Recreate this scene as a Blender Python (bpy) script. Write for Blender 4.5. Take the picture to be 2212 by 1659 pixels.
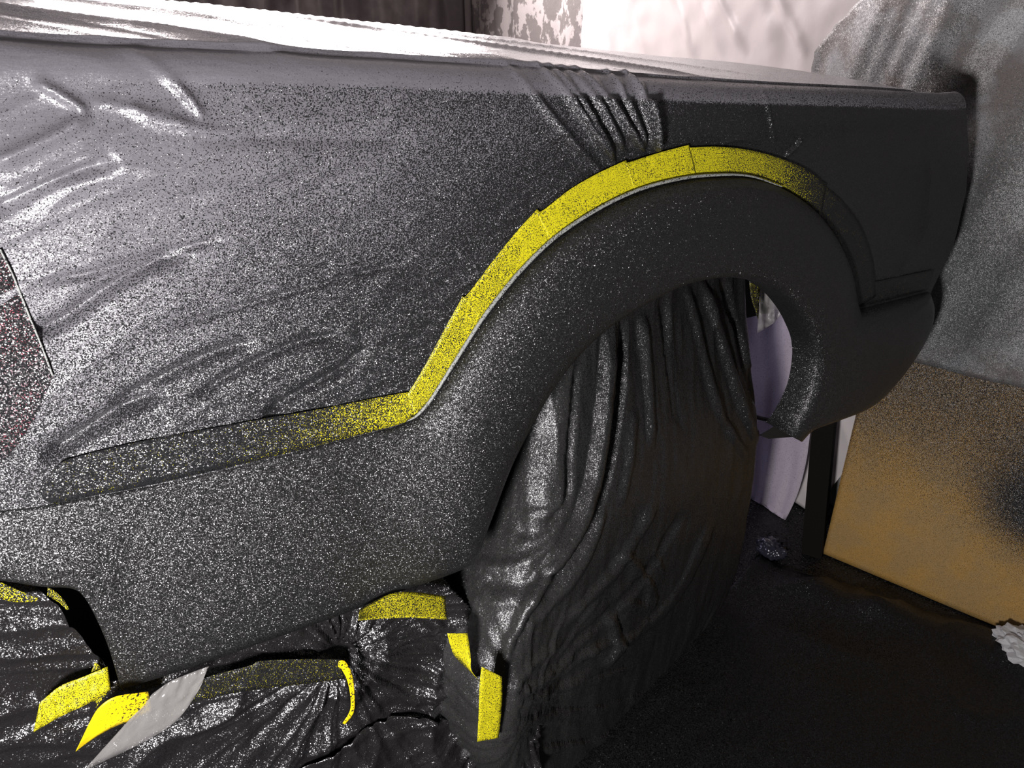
import bpy, math, random
import numpy as np
random.seed(7); rng = np.random.default_rng(7)
for o in list(bpy.data.objects): bpy.data.objects.remove(o)
scn = bpy.context.scene; COL = scn.collection

# ------------------------------------------------------------------ camera, world, lights, exposure
F = 1661.0; PITCH = math.radians(25); YAW = math.radians(30)
CAM = np.array([0, -0.95, 1.45])
_h = np.array([math.sin(YAW), math.cos(YAW), 0]); _r = np.array([math.cos(YAW), -math.sin(YAW), 0])
_f = _h*math.cos(PITCH) + np.array([0, 0, -math.sin(PITCH)]); _u = _h*math.sin(PITCH) + np.array([0, 0, math.cos(PITCH)])
cd = bpy.data.cameras.new('camera'); cam = bpy.data.objects.new('camera', cd); COL.objects.link(cam)
cd.sensor_width = 36; cd.lens = 36*F/2212; cd.clip_start = 0.02
cam.location = CAM; cam.rotation_euler = (math.pi/2-PITCH, 0, -YAW); scn.camera = cam

w = bpy.data.worlds.new('world'); scn.world = w; w.use_nodes = True
w.node_tree.nodes['Background'].inputs[0].default_value = (0.75, 0.75, 0.85, 1)
w.node_tree.nodes['Background'].inputs[1].default_value = 0.012

def lamp(name, loc, target, size, power, col, sy=None, spread=180):
    l = bpy.data.lights.new(name, 'AREA'); l.energy = power; l.color = col
    l.shape = 'RECTANGLE'; l.size = size; l.size_y = sy or size; l.spread = math.radians(spread)
    o = bpy.data.objects.new(name, l); COL.objects.link(o); o.location = loc
    d = np.array(target, float)-np.array(loc, float)
    from mathutils import Vector
    o.rotation_euler = Vector(d).to_track_quat('-Z', 'Y').to_euler(); return o
lamp('work_light', (-0.45, -1.02, 0.98), (0.6, 0.0, 0.9), 0.16, 42, (1.0, 0.96, 0.97), 0.22)
lamp('bay_light', (0.95, 2.35, 2.2), (0.75, 0.6, 1.35), 1.6, 105, (1.0, 0.90, 0.90), 0.25)
lamp('far_side_light', (1.0, 1.75, 0.55), (1.95, 0.6, 0.6), 0.3, 3.5, (0.72, 0.68, 1.0), 0.2)
vs = scn.view_settings; vs.view_transform = 'Standard'; vs.look = 'None'; vs.gamma = 1; vs.use_curve_mapping = False
vs.exposure = 0.0

# ------------------------------------------------------------------ helpers
def ray(x, y): return _f + _r*(x-1106)/F - _u*(y-829.5)/F
def onY(x, y, Y=0.0): d = ray(x, y); return CAM + d*((Y-CAM[1])/d[1])
def onX(x, y, X): d = ray(x, y); return CAM + d*((X-CAM[0])/d[0])
def onZ(x, y, Z=0.0): d = ray(x, y); return CAM + d*((Z-CAM[2])/d[2])
def sstep(a, b, x):
    t = np.clip((np.asarray(x, float)-a)/(b-a), 0, 1); return t*t*(3-2*t)
def hside(x, z):                      # depth of the truck's flank
    x = np.asarray(x, float); z = np.asarray(z, float)
    y = 0.010*sstep(1.305, 1.265, z)*(1-0.9*sstep(1.26, 0.98, z))
    y = y + 0.014*sstep(1.32, 1.40, z)
    return y + 0.10*np.clip(x-1.25, 0, None)**2
def onS(x, y, off=0.0):               # a pixel on the flank, off metres outside it
    Y = 0.0
    for _ in range(10):
        p = onY(x, y, Y-off); Y = float(hside(p[0], p[2]))
    return onY(x, y, Y-off)
def crom(pts, n):                     # Catmull-Rom through points, n steps per span
    P = np.array(pts, float); Q = np.vstack([2*P[0]-P[1], P, 2*P[-1]-P[-2]]); out = []
    for i in range(1, len(Q)-2):
        for k in range(n):
            t = k/n; a, b, c, d = Q[i-1:i+3]
            out.append(0.5*((2*b)+(c-a)*t+(2*a-5*b+4*c-d)*t*t+(3*b-a-3*c+d)*t**3))
    out.append(P[-1]); return np.array(out)
def resample(pts, n):
    P = np.array(pts, float); s = np.r_[0, np.cumsum(np.linalg.norm(np.diff(P, axis=0), axis=1))]
    t = np.linspace(0, s[-1], n); return np.stack([np.interp(t, s, P[:, i]) for i in range(P.shape[1])], 1)
_G = rng.uniform(0, 2*math.pi, (256, 256))
def gnoise(x, y):                     # gradient noise, about -1..1
    x = np.asarray(x, float); y = np.asarray(y, float); xi = np.floor(x).astype(int); yi = np.floor(y).astype(int)
    fx = x-xi; fy = y-yi; u = fx*fx*fx*(fx*(fx*6-15)+10); v = fy*fy*fy*(fy*(fy*6-15)+10)
    def g(i, j):
        a = _G[(xi+i) % 256, (yi+j) % 256]; return np.cos(a)*(fx-i)+np.sin(a)*(fy-j)
    return 1.5*((g(0, 0)*(1-u)+g(1, 0)*u)*(1-v)+(g(0, 1)*(1-u)+g(1, 1)*u)*v)
def ridged(x, y): return (1-np.abs(gnoise(x, y))*1.6).clip(0)**3
def segdist(X, Z, poly):              # distance to a polyline, and the place along it 0..1
    P = np.array(poly, float); best = np.full(X.shape, 9.0); along = np.zeros(X.shape); side = np.zeros(X.shape)
    L = np.r_[0, np.cumsum(np.linalg.norm(np.diff(P, axis=0), axis=1))]
    for i in range(len(P)-1):
        a, b = P[i], P[i+1]; ab = b-a; l2 = ab@ab+1e-12
        t = np.clip(((X-a[0])*ab[0]+(Z-a[1])*ab[1])/l2, 0, 1)
        dx = X-a[0]-t*ab[0]; dz = Z-a[1]-t*ab[1]; d = np.hypot(dx, dz); m = d < best
        best[m] = d[m]; along[m] = ((L[i]+t*math.sqrt(l2))/L[-1])[m]; side[m] = np.sign(ab[0]*dz-ab[1]*dx)[m]
    return best, along, side
def link(name, me, mat, parent=None, smooth=True):
    o = bpy.data.objects.new(name, me); COL.objects.link(o); me.materials.append(mat)
    if parent: o.parent = parent
    if smooth: me.shade_smooth()
    return o
def mesh(name, verts, faces, mat, parent=None, smooth=True, spray=None):
    me = bpy.data.meshes.new(name); me.from_pydata([tuple(map(float, v)) for v in verts], [], faces); me.update()
    if spray is not None:
        a = me.attributes.new('spray', 'FLOAT', 'POINT'); a.data.foreach_set('value', np.asarray(spray, 'f').ravel())
    return link(name, me, mat, parent, smooth)
def grid(name, V, mat, parent=None, spray=None, thick=0, closed=False, smooth=True, mask=None):
    n, m = V.shape[:2]; idx = np.arange(n*m).reshape(n, m)
    jj = m if closed else m-1; F_ = []
    for i in range(n-1):
        for j in range(jj):
            if mask is not None and not mask[i, j]: continue
            k = (j+1) % m; F_.append((int(idx[i, j]), int(idx[i, k]), int(idx[i+1, k]), int(idx[i+1, j])))
    o = mesh(name, V.reshape(-1, 3), F_, mat, parent, smooth, spray)
    if thick:
        s = o.modifiers.new('thickness', 'SOLIDIFY'); s.thickness = thick; s.offset = 0
    return o
def box(name, c, s, mat, parent=None, bev=0.004, rot=(0, 0, 0)):
    import bmesh
    bm = bmesh.new(); bmesh.ops.create_cube(bm, size=1)
    for v in bm.verts: v.co = (v.co.x*s[0], v.co.y*s[1], v.co.z*s[2])
    if bev: bmesh.ops.bevel(bm, geom=bm.edges[:], offset=bev, segments=2, affect='EDGES')
    me = bpy.data.meshes.new(name); bm.to_mesh(me); bm.free()
    o = link(name, me, mat, parent, False); o.location = c; o.rotation_euler = rot; return o
def tube(name, pts, r, mat, parent=None, n=8):
    P = np.array(pts, float); T = np.gradient(P, axis=0); T /= np.linalg.norm(T, axis=1)[:, None]
    up = np.array([0.3, -1, 0.2]); A = np.cross(T, up); A /= np.linalg.norm(A, axis=1)[:, None]; B = np.cross(T, A)
    R = np.broadcast_to(np.asarray(r, float), (len(P),)); V = np.zeros((len(P), n, 3))
    for k in range(n):
        a = 2*math.pi*k/n; V[:, k] = P+(A*math.cos(a)+B*math.sin(a))*R[:, None]
    return grid(name, V, mat, parent, closed=True)
def tag(o, label=None, cat=None, group=None, kind=None):
    if label: o['label'] = label
    if cat: o['category'] = cat
    if group: o['group'] = group
    if kind: o['kind'] = kind
    return o
def empty(name, loc):
    o = bpy.data.objects.new(name, None); COL.objects.link(o); o.location = loc; return o

# ------------------------------------------------------------------ materials
class NT:
    def __init__(s, name):
        s.m = bpy.data.materials.new(name); s.m.use_nodes = True; s.t = s.m.node_tree; s.n = s.t.nodes; s.b = s.n['Principled BSDF']
    def node(s, typ, **kw):
        n = s.n.new(typ)
        for k, v in kw.items():
            if k in n.inputs: s.put(n.inputs[k], v)
            else: setattr(n, k, v)
        return n
    def put(s, i, v):
        if isinstance(v, bpy.types.NodeSocket): s.t.links.new(v, i)
        else:
            if isinstance(v, (tuple, list)) and len(v) == 3 and i.type == 'RGBA': v = (*v, 1)
            i.default_value = v
    def math(s, op, a, b=0.0, clamp=False):
        n = s.n.new('ShaderNodeMath'); n.operation = op; n.use_clamp = clamp; s.put(n.inputs[0], a); s.put(n.inputs[1], b); return n.outputs[0]
    def mix(s, f, a, b):
        n = s.n.new('ShaderNodeMix'); n.data_type = 'RGBA'; s.put(n.inputs['Factor'], f); s.put(n.inputs['A'], a); s.put(n.inputs['B'], b); return n.outputs['Result']
    def ramp(s, v, lo, hi, a=0.0, b=1.0, smooth=True):
        n = s.n.new('ShaderNodeMapRange'); n.interpolation_type = 'SMOOTHSTEP' if smooth else 'LINEAR'
        for i, x in enumerate((v, lo, hi, a, b)): s.put(n.inputs[i], x)
        return n.outputs[0]
    def noise(s, scale, detail=2.0, rough=0.5, vec=None, dist=0.0):
        n = s.node('ShaderNodeTexNoise', Scale=scale, Detail=detail, Roughness=rough, Distortion=dist)
        s.t.links.new(vec if vec is not None else s.pos(), n.inputs['Vector']); return n.outputs['Fac']
    def pos(s, sc=None, rot=None):
        if not hasattr(s, '_p'): s._p = s.n.new('ShaderNodeTexCoord').outputs['Object']
        if sc is None: return s._p
        n = s.n.new('ShaderNodeMapping'); s.t.links.new(s._p, n.inputs['Vector']); n.inputs['Scale'].default_value = sc
        if rot: n.inputs['Rotation'].default_value = rot
        return n.outputs[0]
    def attr(s, name='spray'):
        n = s.n.new('ShaderNodeAttribute'); n.attribute_name = name; return n.outputs['Fac']
    def bump(s, h, strength, dist, normal=None):
        n = s.node('ShaderNodeBump', Strength=strength, Distance=dist, Height=h)
        if normal is not None: s.t.links.new(normal, n.inputs['Normal'])
        return n.outputs[0]
    def set(s, **kw):
        for k, v in kw.items(): s.put(s.b.inputs[k.replace('_', ' ')], v)
        return s.m
BLACK = (0.012, 0.012, 0.013)
def sprayed(name, base, density=None, scale=430, rough=0.38, base_rough=0.3, grit=0.7, gscale=520, spec=0.5, crinkle=None, black=BLACK, base2=None, baseg=0.4, coat=0.0, trans=0.0):
    """A surface under gritty black overspray: specks whose cover is 'density' (a number, or the mesh's spray attribute)."""
    m = NT(name); d = m.attr() if density is None else density
    nz = m.noise(scale, 1.5, 0.5)
    thr = m.math('SUBTRACT', 0.80, m.math('MULTIPLY', d, 0.60)) if density is None else 0.80-0.60*density
    k = m.ramp(nz, m.math('SUBTRACT', thr, 0.035), m.math('ADD', thr, 0.035))
    if base2: base = m.mix(m.ramp(m.noise(9, 3, 0.6), 0.4, 0.62), base, base2)
    col = m.mix(k, base, black)
    nor = None
    if crinkle:
        c = m.noise(crinkle[0], 4, 0.6, m.pos(crinkle[2], crinkle[3] if len(crinkle) > 3 else None) if len(crinkle) > 2 else None)
        nor = m.bump(c, crinkle[1], 0.02)
    if nor is None: nor = m.n.new('ShaderNodeNewGeometry').outputs['Normal']
    vo = m.node('ShaderNodeTexVoronoi', Scale=gscale, Randomness=1.0); m.t.links.new(m.pos(), vo.inputs['Vector'])
    gs = m.math('MULTIPLY', m.math('ADD', m.math('MULTIPLY', k, 1-baseg), baseg), grit)
    def vm(op, a, b):
        n = m.n.new('ShaderNodeVectorMath'); n.operation = op
        for i, v in enumerate((a, b)):
            if op == 'SCALE' and i == 1: m.put(n.inputs['Scale'], v)
            elif v is not None: m.put(n.inputs[i], v)
        return n.outputs[0]
    nor = vm('NORMALIZE', vm('ADD', nor, vm('SCALE', vm('SUBTRACT', vo.outputs['Color'], (0.5, 0.5, 0.5)), gs)), None)
    m.set(Base_Color=col, Roughness=m.ramp(k, 0, 1, base_rough, rough, False), Normal=nor, Specular_IOR_Level=spec)
    if coat: m.set(Coat_Weight=coat, Coat_Roughness=0.15)
    if trans: m.set(Transmission_Weight=trans)
    return m.m
def plain(name, col, rough=0.5, col2=None, nscale=20, bump=0.0, bscale=200, spec=0.5, metal=0.0):
    m = NT(name)
    c = m.mix(m.ramp(m.noise(nscale, 4, 0.6), 0.38, 0.65), col, col2) if col2 else col
    m.set(Base_Color=c, Roughness=rough, Specular_IOR_Level=spec, Metallic=metal)
    if bump: m.set(Normal=m.bump(m.noise(bscale, 3, 0.6), bump, 0.003))
    return m.m

M = {}
M['film'] = sprayed('oversprayed_grey_film', (0.15, 0.145, 0.16), None, 600, 0.36, 0.30, 0.95, 1020, 0.8, (26, 0.10, (1.0, 1.0, 3.2), (0, 0.35, 0)), baseg=0.22)
M['film_red'] = sprayed('oversprayed_film_over_red_paint', (0.26, 0.24, 0.26), None, 560, 0.3, 0.28, 0.85, 800, 0.5, (26, 0.12), base2=(0.22, 0.02, 0.04))
M['flare'] = sprayed('textured_black_coating', (0.012, 0.012, 0.012), 0.6, 560, 0.37, 0.37, 1.05, 1020, 0.8, black=(0.008, 0.008, 0.008))
M['bag'] = sprayed('black_film_with_overspray', (0.024, 0.024, 0.023), None, 600, 0.36, 0.34, 0.95, 900, 0.6, (14, 0.25, (1.6, 1.6, 0.5)))
M['lowfilm'] = sprayed('glossy_black_film', (0.013, 0.0115, 0.012), None, 600, 0.30, 0.2, 0.9, 900, 0.9, (22, 0.35))
M['tape'] = sprayed('yellow_tape_with_specks', (0.60, 0.54, 0.008), None, 760, 0.32, 0.5, 0.85, 850, 0.45, baseg=0.12)
M['tape_clean'] = sprayed('clean_yellow_tape', (0.86, 0.62, 0.006), None, 330, 0.5, 0.45, 0.2, 500, 0.35)
M['gasket'] = sprayed('pale_grey_edge', (0.27, 0.28, 0.265), 0.35, 500, 0.5, 0.5, 0.4)
M['red'] = plain('red_car_paint', (0.30, 0.01, 0.03), 0.25)
M['dark'] = plain('dark_underside', (0.010, 0.010, 0.010), 0.7)
M['rubber'] = plain('tyre_rubber', (0.015, 0.015, 0.015), 0.75)
M['steel'] = plain('wheel_metal', (0.3, 0.3, 0.31), 0.4, metal=1)
M['wall'] = plain('painted_board_wall', (0.42, 0.40, 0.38), 0.8, (0.32, 0.31, 0.30), 4)
M['ceiling'] = plain('ceiling_paint', (0.62, 0.60, 0.60), 0.9)
M['white_sheet'] = plain('white_plastic_sheet', (0.60, 0.56, 0.55), 0.34, (0.53, 0.49, 0.485), 3, 0.10, 40)
M['lilac'] = sprayed('lilac_speckled_sheet', (0.42, 0.37, 0.43), None, 520, 0.5, 0.5, 0.3, 700, 0.3, (6, 0.2))
M['scrap'] = plain('shiny_dark_film', (0.02, 0.02, 0.03), 0.2)
M['curtain'] = plain('black_plastic_curtain', (0.055, 0.047, 0.047), 0.40, (0.12, 0.105, 0.105), 5, 0.2, 60)
M['grey_sheet'] = sprayed('sprayed_grey_sheet', (0.18, 0.182, 0.187), None, 640, 0.4, 0.4, 0.6, 700, 0.5, (9, 0.25), base2=(0.105, 0.09, 0.085), black=(0.045, 0.05, 0.05))
M['board'] = sprayed('speckled_hardboard', (0.34, 0.20, 0.055), None, 760, 0.36, 0.45, 0.9, 900, 0.5, base2=(0.30, 0.19, 0.07))
M['floor'] = sprayed('gritty_black_floor', (0.014, 0.014, 0.014), 0.6, 300, 0.4, 0.4, 1.2, 340, 0.3, black=(0.006,0.006,0.006))
M['floorfilm'] = sprayed('black_floor_film', (0.013, 0.013, 0.014), 0.6, 300, 0.4, 0.36, 0.9, 500, 0.2, black=(0.006, 0.006, 0.006))
M['post'] = plain('shade_toned_timber', (0.005, 0.004, 0.003), 0.8, spec=0.1)  # near-black base carries the shade the post stands in
M['paper'] = plain('crumpled_white_paper', (0.42, 0.42, 0.42), 0.7)
def paper_strip():
    m = NT('flaking_grey_coated_paper')
    v = m.noise(16, 6, 0.65, m.pos((1, 1, 0.8)))
    c = m.mix(m.ramp(v, 0.49, 0.53), (0.19, 0.175, 0.168), (0.44, 0.41, 0.40))
    m.set(Base_Color=c, Roughness=0.5, Normal=m.bump(v, 0.3, 0.01)); return m.m
M['flaking'] = paper_strip()
def clear_film():
    m = NT('clear_thin_film'); m.set(Base_Color=(0.30, 0.29, 0.28), Roughness=0.18, Normal=m.bump(m.noise(30, 3), 0.4, 0.01))
    tr = m.n.new('ShaderNodeBsdfTransparent'); mx = m.n.new('ShaderNodeMixShader'); mx.inputs[0].default_value = 0.62
    m.t.links.new(tr.outputs[0], mx.inputs[2]); m.t.links.new(m.b.outputs[0], mx.inputs[1])
    m.t.links.new(mx.outputs[0], m.n['Material Output'].inputs[0]); return m.m
M['clear'] = clear_film()

# ------------------------------------------------------------------ setting
def S(o): o['kind'] = 'structure'; return o
S(box('floor', (0.6, 0.2, -0.05), (6.0, 6.4, 0.1), M['floor'], bev=0))
S(box('ceiling', (0.2, 0.35, 2.75), (5.2, 5.1, 0.1), M['ceiling'], bev=0))
S(box('wall_back', (0.2, 2.85, 1.3), (5.2, 0.1, 2.8), M['wall'], bev=0))
S(box('wall_right', (2.05, 0.35, 1.3), (0.1, 5.1, 2.8), M['wall'], bev=0))

# hanging sheets
def hang(name, fx, u0, u1, z0f, z1f, nu, nz, mat, spray=None, **kw):
    """A hung sheet over a run u (along the wall), bottom and top given per u; fx(u, z) gives the 3D point."""
    U = np.linspace(u0, u1, nu); V = np.zeros((nz, nu, 3)); sp = np.zeros((nz, nu))
    for i, t in enumerate(np.linspace(0, 1, nz)):
        for j, u in enumerate(U):
            a = z0f(u); b = z1f(u); z = a+(b-a)*t; V[i, j] = fx(u, z)
            if spray: sp[i, j] = spray(u, z)
    return grid(name, V, mat, spray=sp if spray else None, thick=0.001, **kw)
def fold(u, z, f, a, s=0): return a*float(gnoise(u*f+s, z*0.5+s*3))
o = hang('plastic_curtain', lambda u, z: (u, 2.72-abs(fold(u, z, 7, 0.07, 3.3))-fold(u, z, 17, 0.015, 1), z), -2.2, 1.85, lambda u: 0.03, lambda u: 2.6, 300, 30, M['curtain'])
tag(o, 'black plastic curtain hanging behind the hood at the top left', 'curtain')
o = hang('paper_sheet', lambda u, z: (1.915-abs(fold(u, z, 5, 0.03, 8)), u, z), 1.74, 2.76, lambda u: 0.6, lambda u: 2.5, 60, 40, M['flaking'])
tag(o, 'flaking grey and white coated paper hanging between black curtain and white sheet', 'paper sheet')
WT, WU = np.meshgrid(np.linspace(0, 1, 200), np.linspace(0.22, 1.78, 420), indexing='ij')
wz0 = 0.01+0.25*sstep(0.40, 0.25, WU); WZ = wz0+(2.55-wz0)*WT; ws = WU-0.55*(WZ-1.45)
WX = 1.90-0.014*np.abs(gnoise(ws*1.7+2.1, WZ*0.3))-0.008*ridged(ws*3.1+0.4, WZ*0.5+4)-0.002*gnoise(WU*14, WZ*14)
for px, wd, amp in (([(1405,-160),(1452,-10),(1478,60),(1514,135)], .016, .016), ([(1440,-60),(1475,20),(1498,90)], .010, .010), ([(1520,-120),(1562,0),(1590,60),(1622,118)], .014, .018), ([(1670,-60),(1700,22),(1722,60),(1752,118)], .014, .018),
                    ([(1620,-100),(1650,10),(1690,120)], .03, .010), ([(1290,-100),(1300,0),(1330,110)], .02, .008)):
    d_, al_, _s = segdist(WU, WZ, np.array([onX(x, y, 1.9) for x, y in crom(px, 5)])[:, 1:])
    WX = WX-0.5*amp*np.exp(-(d_/(1.1*wd))**2)*np.clip(np.minimum(al_, 1-al_)/0.2, 0, 1)
o = grid('white_sheet', np.stack([WX, WU, WZ], 2), M['white_sheet'], thick=0.001)
tag(o, 'bright white plastic sheet hung on the wall beyond the hood', 'plastic sheet')
def gx(y): return min(1.97, 1.80-0.311*(y-0.2)) if y < 0.2 else 1.80+0.10*float(sstep(0.2, 0.8, y))
def grey_left(z):   # torn left edge of the sheet
    e = np.interp(z, [0.6, 1.25, 1.36, 1.40, 1.45, 1.51, 1.9, 2.5], [0.62, 0.60, 0.62, 0.60, 0.545, 0.46, 0.2, -0.1])
    return float(e)+0.012*float(gnoise(z*31, 2.2))+0.006*float(gnoise(z*90, 7.2))
ny, nz = 130, 140; V = np.zeros((nz, ny, 3)); SP = np.zeros((nz, ny))
for i, t in enumerate(np.linspace(0, 1, nz)):
    for j, q in enumerate(np.linspace(0, 1, ny)):
        zt = 0.66+(2.45-0.66)*t; y = grey_left(zt)+(-1.3-grey_left(zt))*q
        zb = 0.665+0.02*q+0.006*float(gnoise(y*14, 3)); z = zb+(2.45-zb)*t
        s = y+0.35*z
        x = gx(y)-0.03-0.025*float(gnoise(s*6, z*0.8))-0.008*float(gnoise(s*17+3, z*3))
        V[i, j] = (x, y, z)
        SP[i, j] = 0.42+0.30*float(gnoise(s*5+1.3, z*1.6))+0.12*float(sstep(1.1, 0.9, z))*float(sstep(0.68, 0.8, z))
o = grid('grey_sheet', V, M['grey_sheet'], spray=SP, thick=0.001)
tag(o, 'sprayed grey sheet with torn edge hanging right of the truck nose', 'plastic sheet')
# hardboard panel leaning on the wall
b0 = onZ(1778, 1197, 0.0); b1 = onZ(2212, 1380, 0.0); dirn = (b1-b0)/np.linalg.norm(b1-b0)
V = np.zeros((60, 60, 3)); SP = np.zeros((60, 60))
for i, t in enumerate(np.linspace(0, 1, 60)):
    for j, q in enumerate(np.linspace(0, 1, 60)):
        p = b0+dirn*(q*0.60); V[i, j] = (p[0]+0.035*t, p[1], 0.004+0.95*t)
        blot = math.exp(-(((q*0.60-0.47)/0.12)**2+((t*0.95-0.36)/0.12)**2))
        SP[i, j] = 0.27+0.36*float(sstep(0.12, 0.62, t*0.95))+0.45*blot
o = grid('hardboard_panel', V, M['board'], spray=SP, thick=0.006)
tag(o, 'brown speckled hardboard panel leaning against the right wall', 'panel')
# dark post
pb = onZ(1751, 1200, 0.0); pt = onX(1779, 890, pb[0]+0.03)
ctr = (pb+pt)/2; L = np.linalg.norm(pt-pb)
V = []
for p, k in ((pb, 0), (pt+(pt-pb)*0.6, 1)):
    V += [p+np.array(v) for v in ((-0.016, 0.022, 0), (0.012, -0.030, 0), (0.05, -0.01, 0), (0.022, 0.042, 0))]
o = mesh('timber_post', V, [(0, 1, 2, 3), (7, 6, 5, 4), (0, 4, 5, 1), (1, 5, 6, 2), (2, 6, 7, 3), (3, 7, 4, 0)], M['post'], smooth=False)
tag(o, 'timber post coloured dark for shade beside the hardboard panel under the truck nose', 'post')

# ------------------------------------------------------------------ truck
OUT = [(-300,1150),(-150,1128),(0,1103),(60,1097),(110,1090),(150,1083),(200,1073),(250,1064),(300,1055),(400,1033),(500,1010),(600,986),(700,961),(800,935),(850,922),(880,912),(897,903),(912,889),(932,865),(957,826),(987,778),(1040,695),(1085,635),(1130,582),(1200,515),(1290,455),(1380,412),(1470,388),(1545,380),(1620,382),(1690,405),(1750,447),(1795,502),(1825,565),(1840,635),(1850,670),(1930,649),(2006,630),(2014,660),(2008,700),(1985,745),(1940,808),(1880,866),(1800,895),(1745,912),(1712,944)]
INN = [(-300,1235),(-150,1245),(0,1254),(90,1267),(150,1270),(178,1285),(205,1330),(235,1400),(262,1488),(340,1465),(450,1430),(560,1390),(690,1345),(800,1303),(880,1272),(960,1246),(1008,1226),(1030,1210),(1048,1160),(1075,1088),(1105,1010),(1145,930),(1190,850),(1250,770),(1320,706),(1400,655),(1480,616),(1540,602),(1590,598),(1640,606),(1680,622),(1712,648),(1738,682),(1755,715),(1765,742),(1768,762),(1769,780),(1767,800),(1763,826),(1757,850),(1750,868),(1742,886),(1733,902),(1724,918),(1715,930),(1706,940)]
truck = empty('pickup_truck', (0.5, 0.8, 0.0))
tag(truck, 'truck front corner masked in film, with textured black wheel arch flare', 'truck')
tw = lambda P: np.asarray(P)-np.array([0.5, 0.8, 0.0])        # into the truck's own frame
o3 = crom([onS(x, y, 0.004) for x, y in OUT[:36]], 5)
o3 = np.vstack([o3[:-1], crom([onS(x, y, 0.004) for x, y in OUT[35:38]], 5)[:-1], crom([onS(x, y, 0.004) for x, y in OUT[37:]], 5)])
flush = lambda x: sstep(0.46, 0.28, x)
def inn3(x, y): return onS(x, y, 0.040*(1-flush(onS(x, y, 0.03)[0]))+0.020*flush(onS(x, y, 0.03)[0]))
i3 = crom([inn3(x, y) for x, y in INN[:9]], 5)
i3 = np.vstack([i3[:-1], crom([inn3(x, y) for x, y in INN[8:]], 5)])
prof = [(0, -0.003), (0.006, 0.006), (0.030, 0.018), (0.09, 0.029), (0.18, 0.036), (0.32, 0.043), (0.5, 0.047), (0.68, 0.048), (0.84, 0.047), (0.95, 0.044), (1.0, 0.040)]
rows = []
for v, off in prof:
    P = o3*(1-v)+i3*v; f_ = flush(P[:, 0]); P[:, 1] = hside(P[:, 0], P[:, 2])-np.where(v > 0, off*(1-f_)+(0.0065+0.022*v-0.008*v**6)*f_, off); rows.append(P)
for dy, k in ((0.010, 0.004), (0.030, 0.006), (0.062, 0.006)):
    P = rows[len(prof)-1].copy(); P[:, 1] += dy; c = i3-o3; c[:, 1] = 0; c /= np.linalg.norm(c, axis=1)[:, None]+1e-6
    rows.append(P+c*k)
fl = grid('fender_flare', tw(np.array(rows)), M['flare'], truck)
fl['label'] = 'textured black wheel arch flare and sill cladding'
g3 = np.array([onS(x, y, 0.016) for x, y in crom([(x-1.0, y-2.0) for x, y in OUT[15:31]], 6)])
tube('edge_gasket', tw(g3), np.interp(np.linspace(0, 1, len(g3)), [0, 0.12, 0.5, 0.85, 1], [0.0008, 0.0024, 0.0032, 0.0026, 0.001]), M['gasket'], fl)

# flank and hood section used for shell and masking film
OX = o3[:36*5-4, 0]; OZ = o3[:36*5-4, 2]
_ord = np.argsort(o3[:185, 0]); zx, zz = o3[:185, 0][_ord], o3[:185, 2][_ord]
zlow = lambda x: np.interp(x, zx, zz)
RAIL = [onS(x, y) for x, y in ((-300, 62), (0, 88), (400, 108), (800, 127), (1150, 150), (1300, 160), (1500, 174), (1700, 184), (1900, 193), (2050, 203))]
zr = lambda x: np.interp(x, [p[0] for p in RAIL], [p[2] for p in RAIL])
END = [onS(x, y) for x, y in ((2062, 206), (2076, 222), (2087, 260), (2090, 320), (2083, 420), (2056, 530), (2008, 632), (1990, 700))]
xm = lambda z: np.interp(z, [p[2] for p in END][::-1], [p[0] for p in END][::-1])
crown = lambda x: np.interp(x, [-0.6, 0, 0.5, 0.8, 1.1, 1.35, 1.6], [0.075, 0.062, 0.052, 0.045, 0.040, 0.035, 0.022])
def section(nx, ns, nh, inset=0.0):
    """Grid of the flank from the flare up to the rail, round it, and over the hood; last columns close the nose."""
    xs = np.concatenate([np.linspace(-0.62, 1.35, nx), np.linspace(1.35, 1.6, nx//7)[1:]])
    s = []; R = 0.034
    V = np.zeros((len(xs), ns+8+nh, 3))
    for i, x in enumerate(xs):
        z0 = float(zlow(min(x, 1.60)))-0.012; z1 = float(zr(x))-R
        zs = z0+(z1-z0)*np.linspace(0, 1, ns); X = np.full(ns, x)
        if x > 1.35: X = 1.35+(x-1.35)*(xm(zs)-1.35)/0.25
        xt = float(X[-1]); V[i, :ns] = np.stack([X, hside(X, zs)+inset, zs], 1)
        y1 = float(hside(xt, z1))+inset
        for k in range(8):
            a = (k+1)/8*math.radians(84); V[i, ns+k] = (xt, y1+R*(1-math.cos(a)), z1+R*math.sin(a))
        yb, zb = V[i, ns+7, 1:]
        yy = yb+(1.62-yb)*np.linspace(0, 1, nh+1)[1:]**1.5
        q = np.clip(yy/0.62, 0, 1); c = crown(x)*(1-(1-q)**2.2)*(1-0.9*sstep(1.25, 1.62, yy))
        droop = 0.02*sstep(1.42, 1.60, x)
        sweep = 0.10*sstep(0.0, 0.8, yy)*sstep(1.2, 1.6, x)
        V[i, ns+8:] = np.stack([xt+sweep, yy, zb+c-droop-0.35*sstep(1.45, 1.62, yy)], 1)
    caps = []
    for dx, lam in ((0.006, 0.006), (0.012, 0.02), (0.016, 0.05), (0.018, 0.12), (0.018, 0.35), (0.018, 0.8)):
        C0 = np.array([1.62, 0.8, 0.95]); P = V[-1].copy(); P = P+(C0-P)*np.array([0, lam, lam]); P[:, 0] += dx; caps.append(P)
    return np.concatenate([V, np.array(caps)])
VS = section(70, 14, 14, 0.030)
VS[:, 14:, 2] -= 0.03; VS[-20:, :, 0] -= 0.012
grid('body_shell', tw(VS), M['red'], truck)['label'] = 'red painted wing and hood'
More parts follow.
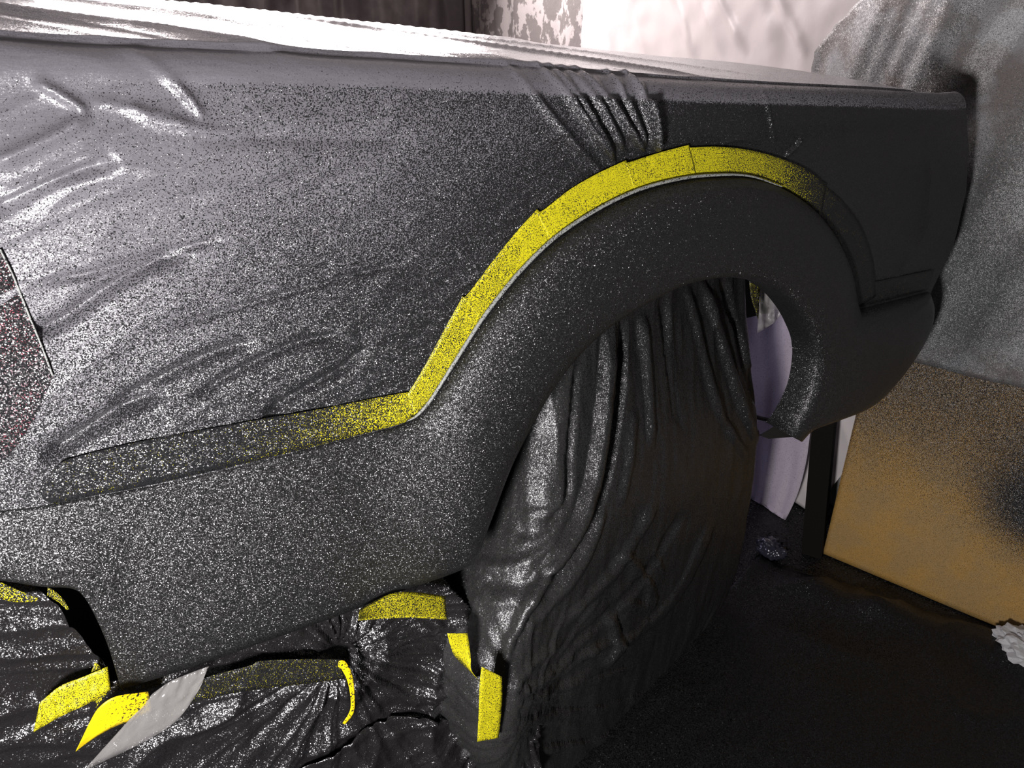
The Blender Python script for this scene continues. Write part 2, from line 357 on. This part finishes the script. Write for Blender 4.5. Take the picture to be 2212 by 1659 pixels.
box('inner_fender', tw((0.62, 0.62, 0.72)), (1.15, 0.30, 0.84), M['dark'], truck)
box('radiator_support', tw((1.42, 0.50, 0.93)), (0.50, 0.06, 0.44), M['dark'], truck)
box('underbody', tw((-0.15, 0.85, 0.62)), (1.15, 1.35, 0.42), M['dark'], truck)
# front wheel
wc = np.array([0.90, 0.25, 0.43]); STEER = math.radians(18)
wheel = empty('wheel', tw(wc)); wheel.parent = truck
def lathe(name, prof, mat, parent, n=48):
    V = np.zeros((len(prof), n, 3))
    for i, (r, b) in enumerate(prof):
        for k in range(n):
            a = 2*math.pi*k/n; V[i, k] = (r*math.cos(a), b, r*math.sin(a))
    return grid(name, V, mat, parent, closed=True)
wheel.rotation_euler = (0, 0, STEER)
lathe('tyre', [(0.22, -0.09), (0.30, -0.11), (0.34, -0.105), (0.375, -0.08), (0.38, 0), (0.375, 0.08), (0.34, 0.105), (0.22, 0.09)], M['rubber'], wheel)
lathe('rim', [(0.02, -0.07), (0.07, -0.08), (0.08, -0.05), (0.19, -0.04), (0.22, -0.09), (0.225, 0.09)], M['steel'], wheel)

# ------------------------------------------------------------------ masking film over wing and hood
VF = section(620, 150, 170, -0.003)
X, Y, Z = VF[..., 0], VF[..., 1], VF[..., 2]
side = np.zeros(VF.shape[:2], bool); side[:, :150] = True
disp = np.zeros(X.shape)
def ridge(px, wd, amp, skew=0.0, taper=0.15):
    P = np.array([onS(x, y) for x, y in crom(px, 5)])[:, [0, 2]]
    d, al, sd = segdist(X, Z, P)
    tp = np.clip(np.minimum(al, 1-al)/taper, 0, 1) if taper else 1
    g = np.exp(-(d/wd)**1.5)*tp
    if skew: g = g*(1+skew*sd*np.tanh(d/wd*2))
    disp[:] += amp*g*np.where(side, 1, 0.8*sstep(0.075, 0.0, Y))*np.where(side, 1, np.where(Z > 1.3, 0.45, 1))
FOLDS = [
 ([(262,98),(330,140),(392,195),(445,262)], .005, .007), ([(-40,92),(60,104),(150,120),(255,140)], .005, .005),
 ([(70,172),(130,205),(192,245)], .005, .008), ([(194,246),(140,285),(60,322),(-20,355)], .007, .008),
 ([(270,220),(330,260),(420,275)], .006, .004), ([(-40,470),(60,425),(170,370),(260,345)], .006, -.006),
 ([(-20,440),(90,385),(230,330)], .006, .004), ([(40,735),(130,695),(230,625),(330,570),(420,545)], .007, -.007),
 ([(60,612),(200,590),(330,552),(480,515)], .004, -.0035), ([(310,725),(480,675),(680,617),(900,560)], .004, -.0035),
 ([(330,690),(420,640),(560,600),(700,570)], .007, .003), ([(230,880),(320,835),(440,775),(560,735)], .008, -.006),
 ([(400,870),(520,800),(640,745),(760,720)], .006, -.005), ([(560,905),(650,850),(740,800),(800,740)], .007, -.006),
 ([(90,1000),(180,940),(260,890),(360,850)], .010, -.009), ([(220,880),(350,870),(500,862),(700,845)], .003, .002),
 ([(350,905),(500,897),(640,888)], .003, .002), ([(150,340),(420,380),(700,360)], .015, .003),
 ([(420,300),(560,296),(700,300),(900,295)], .010, -.003), ([(180,215),(330,245),(450,282),(560,292)], .006, .004),
 ([(900,310),(940,300)], .002, .002), ([(1100,315),(1170,296)], .002, .002),
 ([(1112,148),(1150,205),(1200,265),(1262,335),(1300,372)], .0055, .007), ([(1178,142),(1220,200),(1262,265),(1312,335),(1330,366)], .005, .012),
 ([(1205,145),(1240,200),(1280,268),(1325,340)], .0045, .012), ([(1232,146),(1270,195),(1310,262),(1348,335)], .006, .011),
 ([(1262,150),(1305,210),(1345,268),(1392,335)], .0055, .014), ([(1330,156),(1345,210),(1368,262),(1392,318)], .005, .011),
 ([(1366,152),(1385,205),(1402,270),(1416,335)], .0055, .018), ([(1385,210),(1400,270),(1408,330)], .005, .006),
 ([(1648,172),(1650,205),(1660,255),(1672,315)], .003, .0035), ([(1728,295),(1718,315),(1692,338)], .004, .006),
 ([(1555,308),(1600,300),(1640,312)], .004, .003), ([(2006,340),(2003,420),(1984,520)], .0035, .002),
 ([(2012,455),(1995,500),(1975,540)], .0035, .0015), ([(1962,540),(1940,590),(1905,650)], .0035, .0015),
]
for f in FOLDS: ridge(([(f[0][0][0]-30, f[0][0][1]-55)] if 1100 < f[0][0][0] < 1400 and f[0][0][1] < 160 else [])+f[0], f[1], f[2]*(2.4 if f[2] < 0 else 1.2))
# loose crinkles between the traced folds
a = 0.42
s1, s2 = X*math.cos(a)+Z*math.sin(a), -X*math.sin(a)+Z*math.cos(a)
damp = np.where(side, 1, 0)*sstep(0.95, 0.5, X)
disp += 0.85*damp*(0.0026*ridged(s1*2.6, s2*17)+0.0020*gnoise(s1*3.5+5, s2*11)+0.0014*ridged(s1*6+9, s2*30)-0.0014)
disp += np.where(side, 0.0012, 0)*gnoise(X*9, Z*14)
# hood: long drawn folds running from the middle towards the nose and rail
hd = ~side
b = -0.60; t1, t2 = X*math.cos(b)+Y*math.sin(b), -X*math.sin(b)+Y*math.cos(b)
hoodw = np.where(hd, 1, 0)*sstep(0.012, 0.06, Y)*sstep(1.2, 0.75, X)
disp += 1.5*hoodw*(0.005*ridged(t1*1.1+3, t2*7)+0.0010*ridged(t1*1.2, t2*13+2)+0.0003*gnoise(t1*4, t2*24))
disp += np.where(hd, 0.0004, 0)*gnoise(X*24, Y*24)*sstep(0.02, 0.08, Y)
disp[-6:] *= 0.2
nrm = np.zeros_like(VF); du = np.gradient(VF, axis=0); dv = np.gradient(VF, axis=1); nrm = np.cross(du, dv)
nrm /= np.linalg.norm(nrm, axis=2)[..., None]+1e-9
if nrm[300, 60, 1] > 0: nrm = -nrm
VF2 = VF+nrm*disp[..., None]
DEN = 0.26+0.60*np.clip(X, 0, None)+1.15*np.clip(1.33-Z, 0, None)+0.05*gnoise(X*6, Z*6)
DEN = np.where(hd, 0.08+0.30*np.clip(X, 0, None), DEN)
DEN = np.clip(DEN, 0.05, 0.93)
ff = grid('masking_film', VF2, M['film'], spray=DEN)
tag(ff, 'grey oversprayed masking film drawn tight over wing and hood', 'masking film')

# film flap over the red door at the left edge
edge = [(0,538),(30,600),(62,680),(90,748),(114,812)]
e3 = np.array([onS(x, y, 0.0045) for x, y in crom(edge, 8)])
V = np.zeros((len(e3)+10, 40, 3)); SP = np.zeros(V.shape[:2])
low = [onS(x, y, 0.006) for x, y in ((100, 850), (75, 905), (40, 960), (0, 1010), (-40, 1050))]
e3 = np.vstack([e3, resample(low, 10)])
for i, p in enumerate(e3):
    for j, q in enumerate(np.linspace(0, 1, 40)):
        x = p[0]+(-0.6-p[0])*q**1.3; z = p[2]
        V[i, j] = (x, float(hside(x, z))-0.0045-0.002*float(ridged((x+z*0.9)*6, (z-x)*14))-0.002*q, z); SP[i, j] = 0.72
o = grid('masking_film', V, M['film_red'], spray=SP)
tag(o, 'film showing red paint through it at the left picture edge', 'masking film')
tube('film_edge', [onS(x, y, 0.0055) for x, y in crom(edge, 8)], 0.0011, M['gasket'], o)

# ------------------------------------------------------------------ yellow tape along the flare edge
def strip(name, up, lo, mat, label, off=0.012, n=40, m=7, spray=0.3, surf=onS, curl=0.0, group=None, wob=0.0006):
    A = resample(crom(up, 6), n); B = resample(crom(lo, 6), n); V = np.zeros((m, n, 3)); SP = np.zeros((m, n))
    for i in range(m):
        t = i/(m-1); Q = A*(1-t)+B*t
        for j in range(n):
            o_ = off(j/(n-1), t) if callable(off) else off
            V[i, j] = surf(Q[j, 0], Q[j, 1], o_+wob*float(gnoise(j*0.45, i*0.3+len(label))))
            SP[i, j] = spray(V[i, j], j/(n-1), t) if callable(spray) else spray
    o = grid(name, V, mat, spray=SP, thick=0.0006)
    if label: tag(o, label, 'tape', group)
    return o
def arch_spray_falloff(p, u, t):
    x, z = p[0], p[2]
    d = 0.90-0.42*sstep(0.08, 0.44, x)-0.10*sstep(0.46, 0.60, x)
    d = d+0.12*sstep(0.86, 0.98, x)+0.22*sstep(1.0, 1.2, x)+0.22*sstep(1.12, 1.32, x)  # rise towards the nose: heavier overspray plus light falloff painted in
    return float(np.clip(d+0.05*gnoise(x*18, z*18), 0, 0.95))
lo = lambda a, b: [p for p in OUT if a <= p[0] <= b]
T = 'masking_tape'
strip(T, [(92,1046),(125,1004),(175,984),(310,952),(430,930),(560,906),(700,882),(800,862),(884,846)], [(84,1060),(112,1088),(200,1071),(300,1053),(500,1008),(700,959),(800,933),(880,910),(912,886)], M['tape'],
      'almost black oversprayed tape strip along the sill seam', 0.0055, 70, spray=arch_spray_falloff)
strip(T, [(880,852),(905,812),(930,768),(960,712),(1000,640)], [(897,902),(912,888),(932,864),(987,777),(1050,683)], M['tape'], 'speckled yellow tape where sill seam turns up the arch', 0.0075, spray=arch_spray_falloff)
strip(T, [(997,640),(1010,636),(1060,570),(1112,505),(1160,452)], [(1040,694),(1085,634),(1130,581),(1200,514),(1215,504)], M['tape'], 'yellow tape on the steep lower half of the arch', 0.0085, spray=arch_spray_falloff)
strip(T, [(1158,455),(1172,455),(1230,410),(1290,375),(1352,346)], [(1190,524),(1240,486),(1290,454),(1340,429),(1385,410)], M['tape'], 'yellow tape midway up the arch below the gathered film folds', 0.0095, spray=arch_spray_falloff)
strip(T, [(1350,350),(1360,350),(1420,331),(1488,313)], [(1372,415),(1420,398),(1470,387),(1505,382)], M['tape'], 'short yellow tape just left of the arch top', 0.0105, spray=arch_spray_falloff)
strip(T, [(1486,319),(1545,317),(1605,322),(1670,337),(1740,365),(1785,400)], [(1490,384),(1545,379),(1620,381),(1690,404),(1750,446),(1772,470)], M['tape'], 'darkening yellow tape over the arch top', 0.0095, spray=arch_spray_falloff)
strip(T, [(1775,396),(1820,435),(1860,490),(1885,560),(1892,640)], [(1765,462),(1795,501),(1825,564),(1840,634),(1849,668)], M['tape'], 'blackened tape down the front of the arch', 0.006, spray=arch_spray_falloff)
strip(T, [(1860,615),(1930,600),(2018,582)], [(1852,664),(1930,645),(2004,626)], M['tape'], 'blackened tape along the bumper corner seam', 0.005, spray=0.93)

# ------------------------------------------------------------------ film bag over the wheel
zt = [0.004, 0.05, 0.10, 0.20, 0.30, 0.42, 0.55, 0.65, 0.80, 0.95, 1.14]
La = [0.30, 0.40, 0.45, 0.475, 0.485, 0.475, 0.42, 0.335, 0.265, 0.24, 0.22]
Ra = [0.42, 0.49, 0.52, 0.54, 0.54, 0.535, 0.515, 0.505, 0.505, 0.515, 0.53]
bc = np.array([0.915, 0.05]); ax = np.array([math.cos(STEER), math.sin(STEER)]); bx_ = np.array([-math.sin(STEER), math.cos(STEER)])
def rrect(l, r, d, rad, n):
    pts = []
    def arc(cx, cy, a0, a1):
        for k in range(9):
            a = math.radians(a0+(a1-a0)*k/8); pts.append((cx+rad*math.cos(a), cy+rad*math.sin(a)))
    arc(-l+rad, d-rad, 90, 180); arc(-l+rad, rad, 180, 270); arc(r-rad, rad, 270, 360); arc(r-rad, d-rad, 0, 90)
    pts.append(pts[0]); return resample(pts, n+1)[:-1]
NZ, NA = 150, 420
V = np.zeros((NZ, NA, 3)); SP = np.full((NZ, NA), 0.45)
P2 = onY(1088, 1488, -0.02)
for i, z in enumerate(np.linspace(0.004, 1.14, NZ)):
    l, r = np.interp(z, zt, La), np.interp(z, zt, Ra); D = 0.27
    Q = rrect(l, r, D, 0.06, NA)
    bulge = 0.02*math.exp(-((z-0.42)/0.3)**2)
    xy = bc+Q[:, :1]*ax+(Q[:, 1:]+0.09*float(sstep(0.50, 1.0, z)))*bx_
    V[i, :, 0] = xy[:, 0]; V[i, :, 1] = xy[:, 1]; V[i, :, 2] = z
du = np.gradient(V, axis=0); dv = np.roll(V, -1, 1)-np.roll(V, 1, 1); nb = np.cross(dv, du); nb /= np.linalg.norm(nb, axis=2)[..., None]+1e-9
cen = np.array([*(bc+bx_*0.13), 0.42])
if ((V-cen)*nb).sum() < 0: nb = -nb
sA = np.arange(NA)/NA*40
Zb = V[..., 2]; up = sstep(0.35, 0.95, Zb)
S2 = np.broadcast_to(sA, Zb.shape)
db = up*(0.006*ridged(S2*0.34+1.7, Zb*0.9)+0.003*ridged(S2*0.8+4, Zb*1.4)-0.003)
D_ = V-CAM; dep = D_@_f; BX = 1106+F*(D_@_r)/dep; BY = 829.5-F*(D_@_u)/dep
near_ = (nb*D_).sum(2) < 0.12*np.linalg.norm(D_, axis=2)
for px, wd, amp in [
 ([(1318,690),(1304,800),(1288,950),(1268,1060),(1238,1140),(1180,1230),(1120,1330),(1085,1430)], 24, .026),
 ([(1248,780),(1236,960),(1226,1080),(1176,1145)], 9, -.010), ([(1345,670),(1338,850),(1318,1000),(1288,1110),(1240,1200),(1170,1310)], 15, -.020),
 ([(1385,670),(1398,800),(1406,900),(1408,970)], 10, .011), ([(1372,880),(1356,1010),(1340,1090)], 10, .006),
 ([(1430,640),(1450,800),(1470,930)], 12, -.006), ([(1478,605),(1515,750),(1550,880),(1620,1000)], 8, .010), ([(1510,595),(1558,740),(1592,850),(1640,965)], 10, .015),
 ([(1560,595),(1602,750),(1640,880)], 12, -.014), ([(1420,1080),(1330,1230),(1210,1350)], 12, .010), ([(1480,1100),(1380,1260),(1230,1400)], 12, -.008),
 ([(1540,1120),(1450,1300),(1290,1430)], 18, .007), ([(1310,1090),(1250,1230),(1140,1360)], 9, .007),
 ([(1020,1215),(1090,1225),(1150,1205),(1215,1160)], 9, .010), ([(1040,1250),(1120,1262),(1200,1230)], 7, -.009), ([(1110,1150),(1170,1145),(1225,1105)], 7, -.008),
 ([(1135,1110),(1180,1108),(1230,1075)], 7, .007), ([(1010,1290),(1100,1300),(1170,1280)], 8, .006),
 ([(1095,1485),(1180,1450),(1290,1400),(1380,1370)], 8, .009), ([(1100,1490),(1230,1480),(1380,1440)], 9, .007), ([(1098,1475),(1150,1420),(1220,1380)], 7, .008),
 ([(1110,1530),(1250,1540),(1420,1500)], 12, .006), ([(1150,1620),(1300,1598),(1450,1520)], 10, .009), ([(1410,1190),(1425,1215),(1432,1240)], 5, .005),
 ([(1330,1180),(1400,1260),(1400,1310),(1340,1300)], 16, .006), ([(1320,1330),(1330,1400),(1300,1440)], 22, .010)]:
    d_, al_, _s = segdist(BX, BY, crom(px, 4)); tp_ = np.clip(np.minimum(al_, 1-al_)/0.12, 0, 1)
    db += np.where(near_, amp*np.exp(-(d_/wd)**2)*tp_, 0)
db += 0.003*gnoise(S2*0.9, Zb*5)+0.0016*gnoise(S2*2.2, Zb*14+3)
rx, rz = V[..., 0]-P2[0], V[..., 2]-P2[2]; rr = np.hypot(rx, rz); an = np.arctan2(rz, rx)
db += np.exp(-((rr-0.12)/0.14)**2)*(0.007*ridged(an*3.6+1, rr*1.5)+0.0025*gnoise(an*7, rr*2))*sstep(0.22, 0.06, V[..., 1])
face = np.exp(-(((V[..., 0]-0.85)/0.16)**2+((Zb-0.40)/0.17)**2))
db += face*0.006*gnoise(V[..., 0]*17, Zb*17)
V = V+nb*db[..., None]
# lower left pulled out towards the gathered tape
pull = np.exp(-(((Zb-0.33)/0.13)**2))*sstep(0.66, 0.50, V[..., 0])*sstep(0.26, 0.06, V[..., 1])
V[..., 0] -= 0.015*pull; V[..., 1] -= 0.03*pull
V[..., 2] = np.clip(V[..., 2], 0.003, None)
SP = 0.35+0.25*sstep(0.55, 0.9, V[..., 0])+0.05*gnoise(S2, Zb*8)
o = grid('wheel_bag', V, M['bag'], spray=SP, closed=True)
tag(o, 'black plastic film bag gathered around the front wheel', 'wheel cover')

# ------------------------------------------------------------------ film under the sill
def film_sheet(name, xs, zs, yf, mat, spray, label, mask=None):
    Xg, Zg = np.meshgrid(xs, zs); Yg = yf(Xg, Zg); V = np.stack([Xg, Yg, Zg], 2)
    o = grid(name, V, mat, spray=np.broadcast_to(spray(Xg, Zg), Xg.shape), thick=0.0006, mask=mask(Xg, Zg) if mask else None)
    return tag(o, label, 'masking film')
P1 = onY(745, 1435, 0.0); PP2 = onY(1075, 1480, 0.0)
def low_y(Xg, Zg):
    y = 0.030+0*Xg
    for P, s, a in ((P1, 2.2, 0.016), (PP2, 7.1, 0.014)):
        rx, rz = Xg-P[0], Zg-P[2]; r = np.hypot(rx, rz); an = np.arctan2(rz, rx)
        wgt = np.exp(-(r/0.22)**2)*sstep(0.0, 0.05, r)
        y = y-wgt*(a*ridged(an*3.4+s, r*1.2)+0.6*a*ridged(an*7+s*2, r*2))
        y = y+0.012*np.exp(-(r/0.03)**2)
    y = y-0.012*ridged(Xg*5+Zg*3, Zg*6-Xg*3)-0.004*gnoise(Xg*26, Zg*26)
    return y-0.05*sstep(0.50, 0.15, Zg)-0.06*sstep(0.42, 0.53, Xg)
film_sheet('masking_film', np.linspace(-0.12, 0.56, 220), np.linspace(0.004, 0.62, 200), low_y, M['lowfilm'], lambda x, z: 0.45+0.1*gnoise(x*9, z*9),
           'glossy black film gathered in star folds below the sill', mask=lambda x, z: z < np.interp(x, [0.40, 0.44, 0.50, 0.56], [0.63, 0.56, 0.46, 0.36]))
XR = lambda z: np.interp(z, [0, 0.40, 0.47, 0.55, 0.63, 0.70, 0.76, 0.80, 0.86], [-0.16, -0.15, -0.11, -0.075, -0.085, -0.105, -0.12, -0.14, -0.16])
Zc, Uc = np.meshgrid(np.linspace(0.004, 0.86, 170), np.linspace(0, 1, 130), indexing='ij')
Xc = XR(Zc)+(-0.75-XR(Zc))*Uc**1.4
c1, c2 = Xc*0.9-Zc*0.42, Xc*0.42+Zc*0.9
Yc = 0.035-0.012*ridged(c1*3, c2*13+0.7)-0.006*ridged(c1*6, c2*28)-0.005*gnoise(c1*12, c2*14)-0.04*sstep(0.5, 0.1, Zc)
dl = 0.42+0.10*gnoise(Xc*9, Zc*9)
o = grid('masking_film', np.stack([Xc, Yc, Zc], 2), M['lowfilm'], spray=dl, thick=0.0006)
tag(o, 'wrinkled black film hanging at the lower left corner below the notch', 'masking film')
# second sheet lapped over the first
topz = lambda x: np.interp(x, [0.0, 0.06, 0.16, 0.24, 0.30, 0.36, 0.44, 0.50, 0.56], [0.30, 0.315, 0.345, 0.365, 0.36, 0.34, 0.28, 0.20, 0.12])
Tg, Xg = np.meshgrid(np.linspace(0, 1, 70), np.linspace(-0.02, 0.50, 150), indexing='ij')
Zg = 0.004+(topz(Xg)-0.004)*Tg
Yg = low_y(Xg, Zg)-0.014-0.010*ridged(Xg*16+Zg*6, Zg*1.5+1)
o = grid('masking_film', np.stack([Xg, Yg, Zg], 2), M['lowfilm'], spray=np.full(Xg.shape, 0.35), thick=0.0006)
tag(o, 'lower sheet of black film lapped over the star folds at bottom centre', 'masking film')

def onP(Yb):
    return lambda x, y, off=0.0: onY(x, y, Yb-off)
strip(T, [(74,1578),(86,1520),(88,1512)], [(74,1580),(150,1545),(200,1520)], M['tape'], None) if False else None
strip(T, [(86,1518),(130,1482),(180,1462),(232,1440)], [(72,1582),(130,1548),(190,1520),(240,1490)], M['tape'], 'speckled yellow tape tab on the film at the lower left', 0.012, 26, 8, 0.42, onP(0.02), wob=0.004)
strip(T, [(205,1430),(216,1440),(228,1462),(236,1492)], [(180,1500),(195,1512),(210,1520),(206,1530)], M['tape'], 'short curled tape fold behind the lower left tab', 0.006, 16, 6, 0.55, onP(0.02))
strip(T, [(172,1606),(196,1556),(216,1526),(252,1504),(320,1494)], [(163,1624),(205,1594),(252,1568),(290,1554),(329,1534)], M['tape_clean'], 'clean bright yellow curled tape at the cladding tip', lambda u, t: 0.03+0.02*math.sin(u*3)-0.02*t*t, 30, 10, lambda p, u, t: 0.12+0.26*sstep(0.2, 0.9, u), onP(-0.005))
strip(T, [(-60,1225),(-10,1252),(40,1275),(85,1292)], [(-60,1262),(-20,1285),(30,1300),(75,1300)], M['tape'], 'brownish yellow tape under the sill at the left edge', 0.006, 20, 6, 0.62, onP(0.02))
strip(T, [(103,1268),(120,1278),(138,1296),(150,1316)], [(102,1286),(112,1292),(128,1302),(144,1318)], M['tape'], 'small tape sliver at the top of the cladding notch', 0.004, 12, 4, 0.6, onP(0.02))
strip(T, [(385,1512),(440,1466),(540,1438),(560,1428),(640,1424),(735,1424)], [(362,1556),(410,1520),(470,1504),(560,1488),(650,1478),(745,1466)], M['tape'], 'long blackened tape along the film edge below the sill', 0.012, 46, 7, 0.80, onP(0.005), wob=0.003)
strip(T, [(732,1428),(745,1428),(760,1455),(766,1500),(764,1540),(745,1565)], [(730,1440),(738,1446),(750,1470),(757,1505),(756,1535),(740,1562)], M['tape_clean'], 'yellow tape edge curling down beside the star folds', 0.035, 26, 5, 0.35, onP(0.0))
strip(T, [(776,1318),(810,1298),(855,1280),(905,1280),(962,1288)], [(774,1340),(830,1336),(880,1334),(925,1336),(965,1338)], M['tape'], 'curved yellow tape bridging sill and film left of the wheel', lambda u, t: 0.012+0.03*t, 30, 8, 0.52, onP(-0.02))
strip(T, [(966,1366),(985,1360),(1010,1366)], [(968,1372),(1000,1404),(1016,1428)], M['tape'], None) if False else None
strip(T, [(966,1368),(972,1392),(984,1420),(1012,1448),(1024,1460)], [(1010,1368),(1014,1395),(1017,1425),(1018,1448),(1036,1472)], M['tape'], 'twisted yellow tape above the upright strip beside the wheel', lambda u, t: 0.05+0.03*u*(t-0.5), 26, 8, lambda p, u, t: 0.35+0.35*sstep(0.2, 0.6, u-t*0.5), onP(-0.02))
strip(T, [(1040,1440),(1036,1480),(1034,1540),(1031,1602)], [(1084,1462),(1085,1500),(1082,1550),(1077,1594)], M['tape'], 'upright yellow tape strip between film and wheel bag', 0.02, 30, 8, 0.40, onP(-0.108), wob=0.002)
# clear film corner
V = []
A = resample(crom([(330,1498),(372,1470),(446,1441),(447,1442)], 6), 24); B = resample(crom([(180,1665),(300,1608),(378,1560),(430,1490),(447,1443)], 6), 24)
VV = np.zeros((10, 24, 3))
for i in range(10):
    t = i/9
    for j in range(24):
        q = A[j]*(1-t)+B[j]*t; VV[i, j] = onY(q[0], q[1], -0.035-0.004*float(gnoise(j*0.5, i*0.6)))
o = grid('clear_film_corner', VV, M['clear'], thick=0.0004)
tag(o, 'loose corner of unsprayed clear film sticking up beside the clean tape', 'masking film')

# ------------------------------------------------------------------ things seen through the wheel arch
o = strip('masking_tape', [(1618,596),(1622,640),(1634,680)], [(1640,598),(1640,640),(1638,690)], M['tape'], 'olive tape hanging inside the top of the wheel arch', 0.0, 20, 5, 0.75, onP(0.12), wob=0.004)
VV = np.zeros((16, 16, 3))
A = resample([(1640,600),(1680,612),(1712,655)], 16); B = resample([(1636,720),(1668,700),(1700,668)], 16)
for i in range(16):
    for j in range(16):
        q = A[j]*(1-i/15)+B[j]*i/15; VV[i, j] = onY(q[0], q[1], 0.16+0.02*float(gnoise(i*0.35, j*0.35)))
o = grid('clear_film_scrap', VV, M['clear'], thick=0.0004); tag(o, 'crumpled clear film scrap inside the wheel arch', 'masking film')
tube('hose', tw([onY(x, y, 0.42) for x, y in crom([(1600,890),(1650,905),(1690,908),(1740,900)], 6)]), 0.006, M['dark'], truck)
mesh('bracket', tw([onY(x, y, Y) for Y in (0.22, 0.30) for x, y in ((1640, 940), (1704, 902), (1712, 944), (1660, 948))]), [(0, 1, 2, 3), (7, 6, 5, 4), (0, 4, 5, 1), (1, 5, 6, 2), (2, 6, 7, 3), (3, 7, 4, 0)], M['dark'], truck, False)

# ------------------------------------------------------------------ floor film and scrap
FX, FY = np.meshgrid(np.linspace(0, 1, 90), np.linspace(0, 1, 70), indexing='ij')
p00, p10 = onZ(1640, 1215), onZ(2300, 1425)
base = p00[None, None]+(p10-p00)[None, None]*FX[..., None]
nx_ = np.array([-0.954, -0.30, 0]); P = base+nx_*(FY[..., None]*1.35)
zf = 0.004+0.045*np.exp(-((FY-0.05)/0.04)**2)*(0.6+0.5*gnoise(FX*5, FY*3))+0.012*ridged(FX*4, FY*5)*sstep(0.45, 0.15, FY)+0.003*(1+gnoise(FX*20, FY*14))
P[..., 2] = np.clip(zf, 0.003, None); P[..., 0] += 0.0
o = grid('floor_film', P, M['floorfilm'], thick=0.001); tag(o, 'black plastic sheet bunched on the floor along the hardboard', 'floor sheet')
import bmesh
bm = bmesh.new(); bmesh.ops.create_icosphere(bm, subdivisions=4, radius=1)
for v in bm.verts:
    n = v.co.normalized(); k = 1+0.35*float(gnoise(n.x*2.1+n.z, n.y*2.1-n.z*1.3))+0.25*float(ridged(n.x*3.3-n.z*2, n.y*3+n.z)); v.co = (n.x*0.05*k, n.y*0.06*k, n.z*0.032*k)
me = bpy.data.meshes.new('paper_wad'); bm.to_mesh(me); bm.free()
o = link('paper_wad', me, M['paper'], smooth=False); c = onZ(2212, 1398, 0.035); o.location = c
tag(o, 'crumpled white paper at the right edge below the hardboard', 'paper')

# speckled lilac sheet hanging behind the arch
L_ = resample([(1590,640),(1590,1210)], 40); R_ = resample(crom([(1790,640),(1775,800),(1752,925),(1741,1000),(1722,1070),(1690,1135),(1655,1190),(1630,1205)], 6), 40)
VV = np.zeros((40, 24, 3))
for i in range(40):
    for j in range(24):
        q = L_[i]*(1-j/23)+R_[i]*j/23; VV[i, j] = onX(q[0], min(q[1], 1186), 1.80+0.012*float(gnoise(j*0.25, i*0.08)))
VV[..., 2] = np.clip(VV[..., 2], 0.004, None)
o = grid('hanging_sheet', VV, M['lilac'], spray=np.full(VV.shape[:2], 0.22), thick=0.001)
tag(o, 'dim lilac speckled sheet seen between wheel bag and post', 'plastic sheet')
bm = bmesh.new(); bmesh.ops.create_icosphere(bm, subdivisions=4, radius=1)
for v in bm.verts:
    n = v.co.normalized(); k = 1+0.4*float(gnoise(n.x*2.4+n.z, n.y*2.4-n.z))+0.35*float(ridged(n.x*3-n.z*2, n.y*3+n.z+5)); v.co = (n.x*0.03*k, n.y*0.04*k, n.z*0.022*k)
me = bpy.data.meshes.new('plastic_scrap'); bm.to_mesh(me); bm.free()
o = link('plastic_scrap', me, M['scrap']); c = onZ(1668, 1185, 0.022); o.location = c
tag(o, 'crumpled shiny dark film scrap on the floor beside the post', 'scrap')
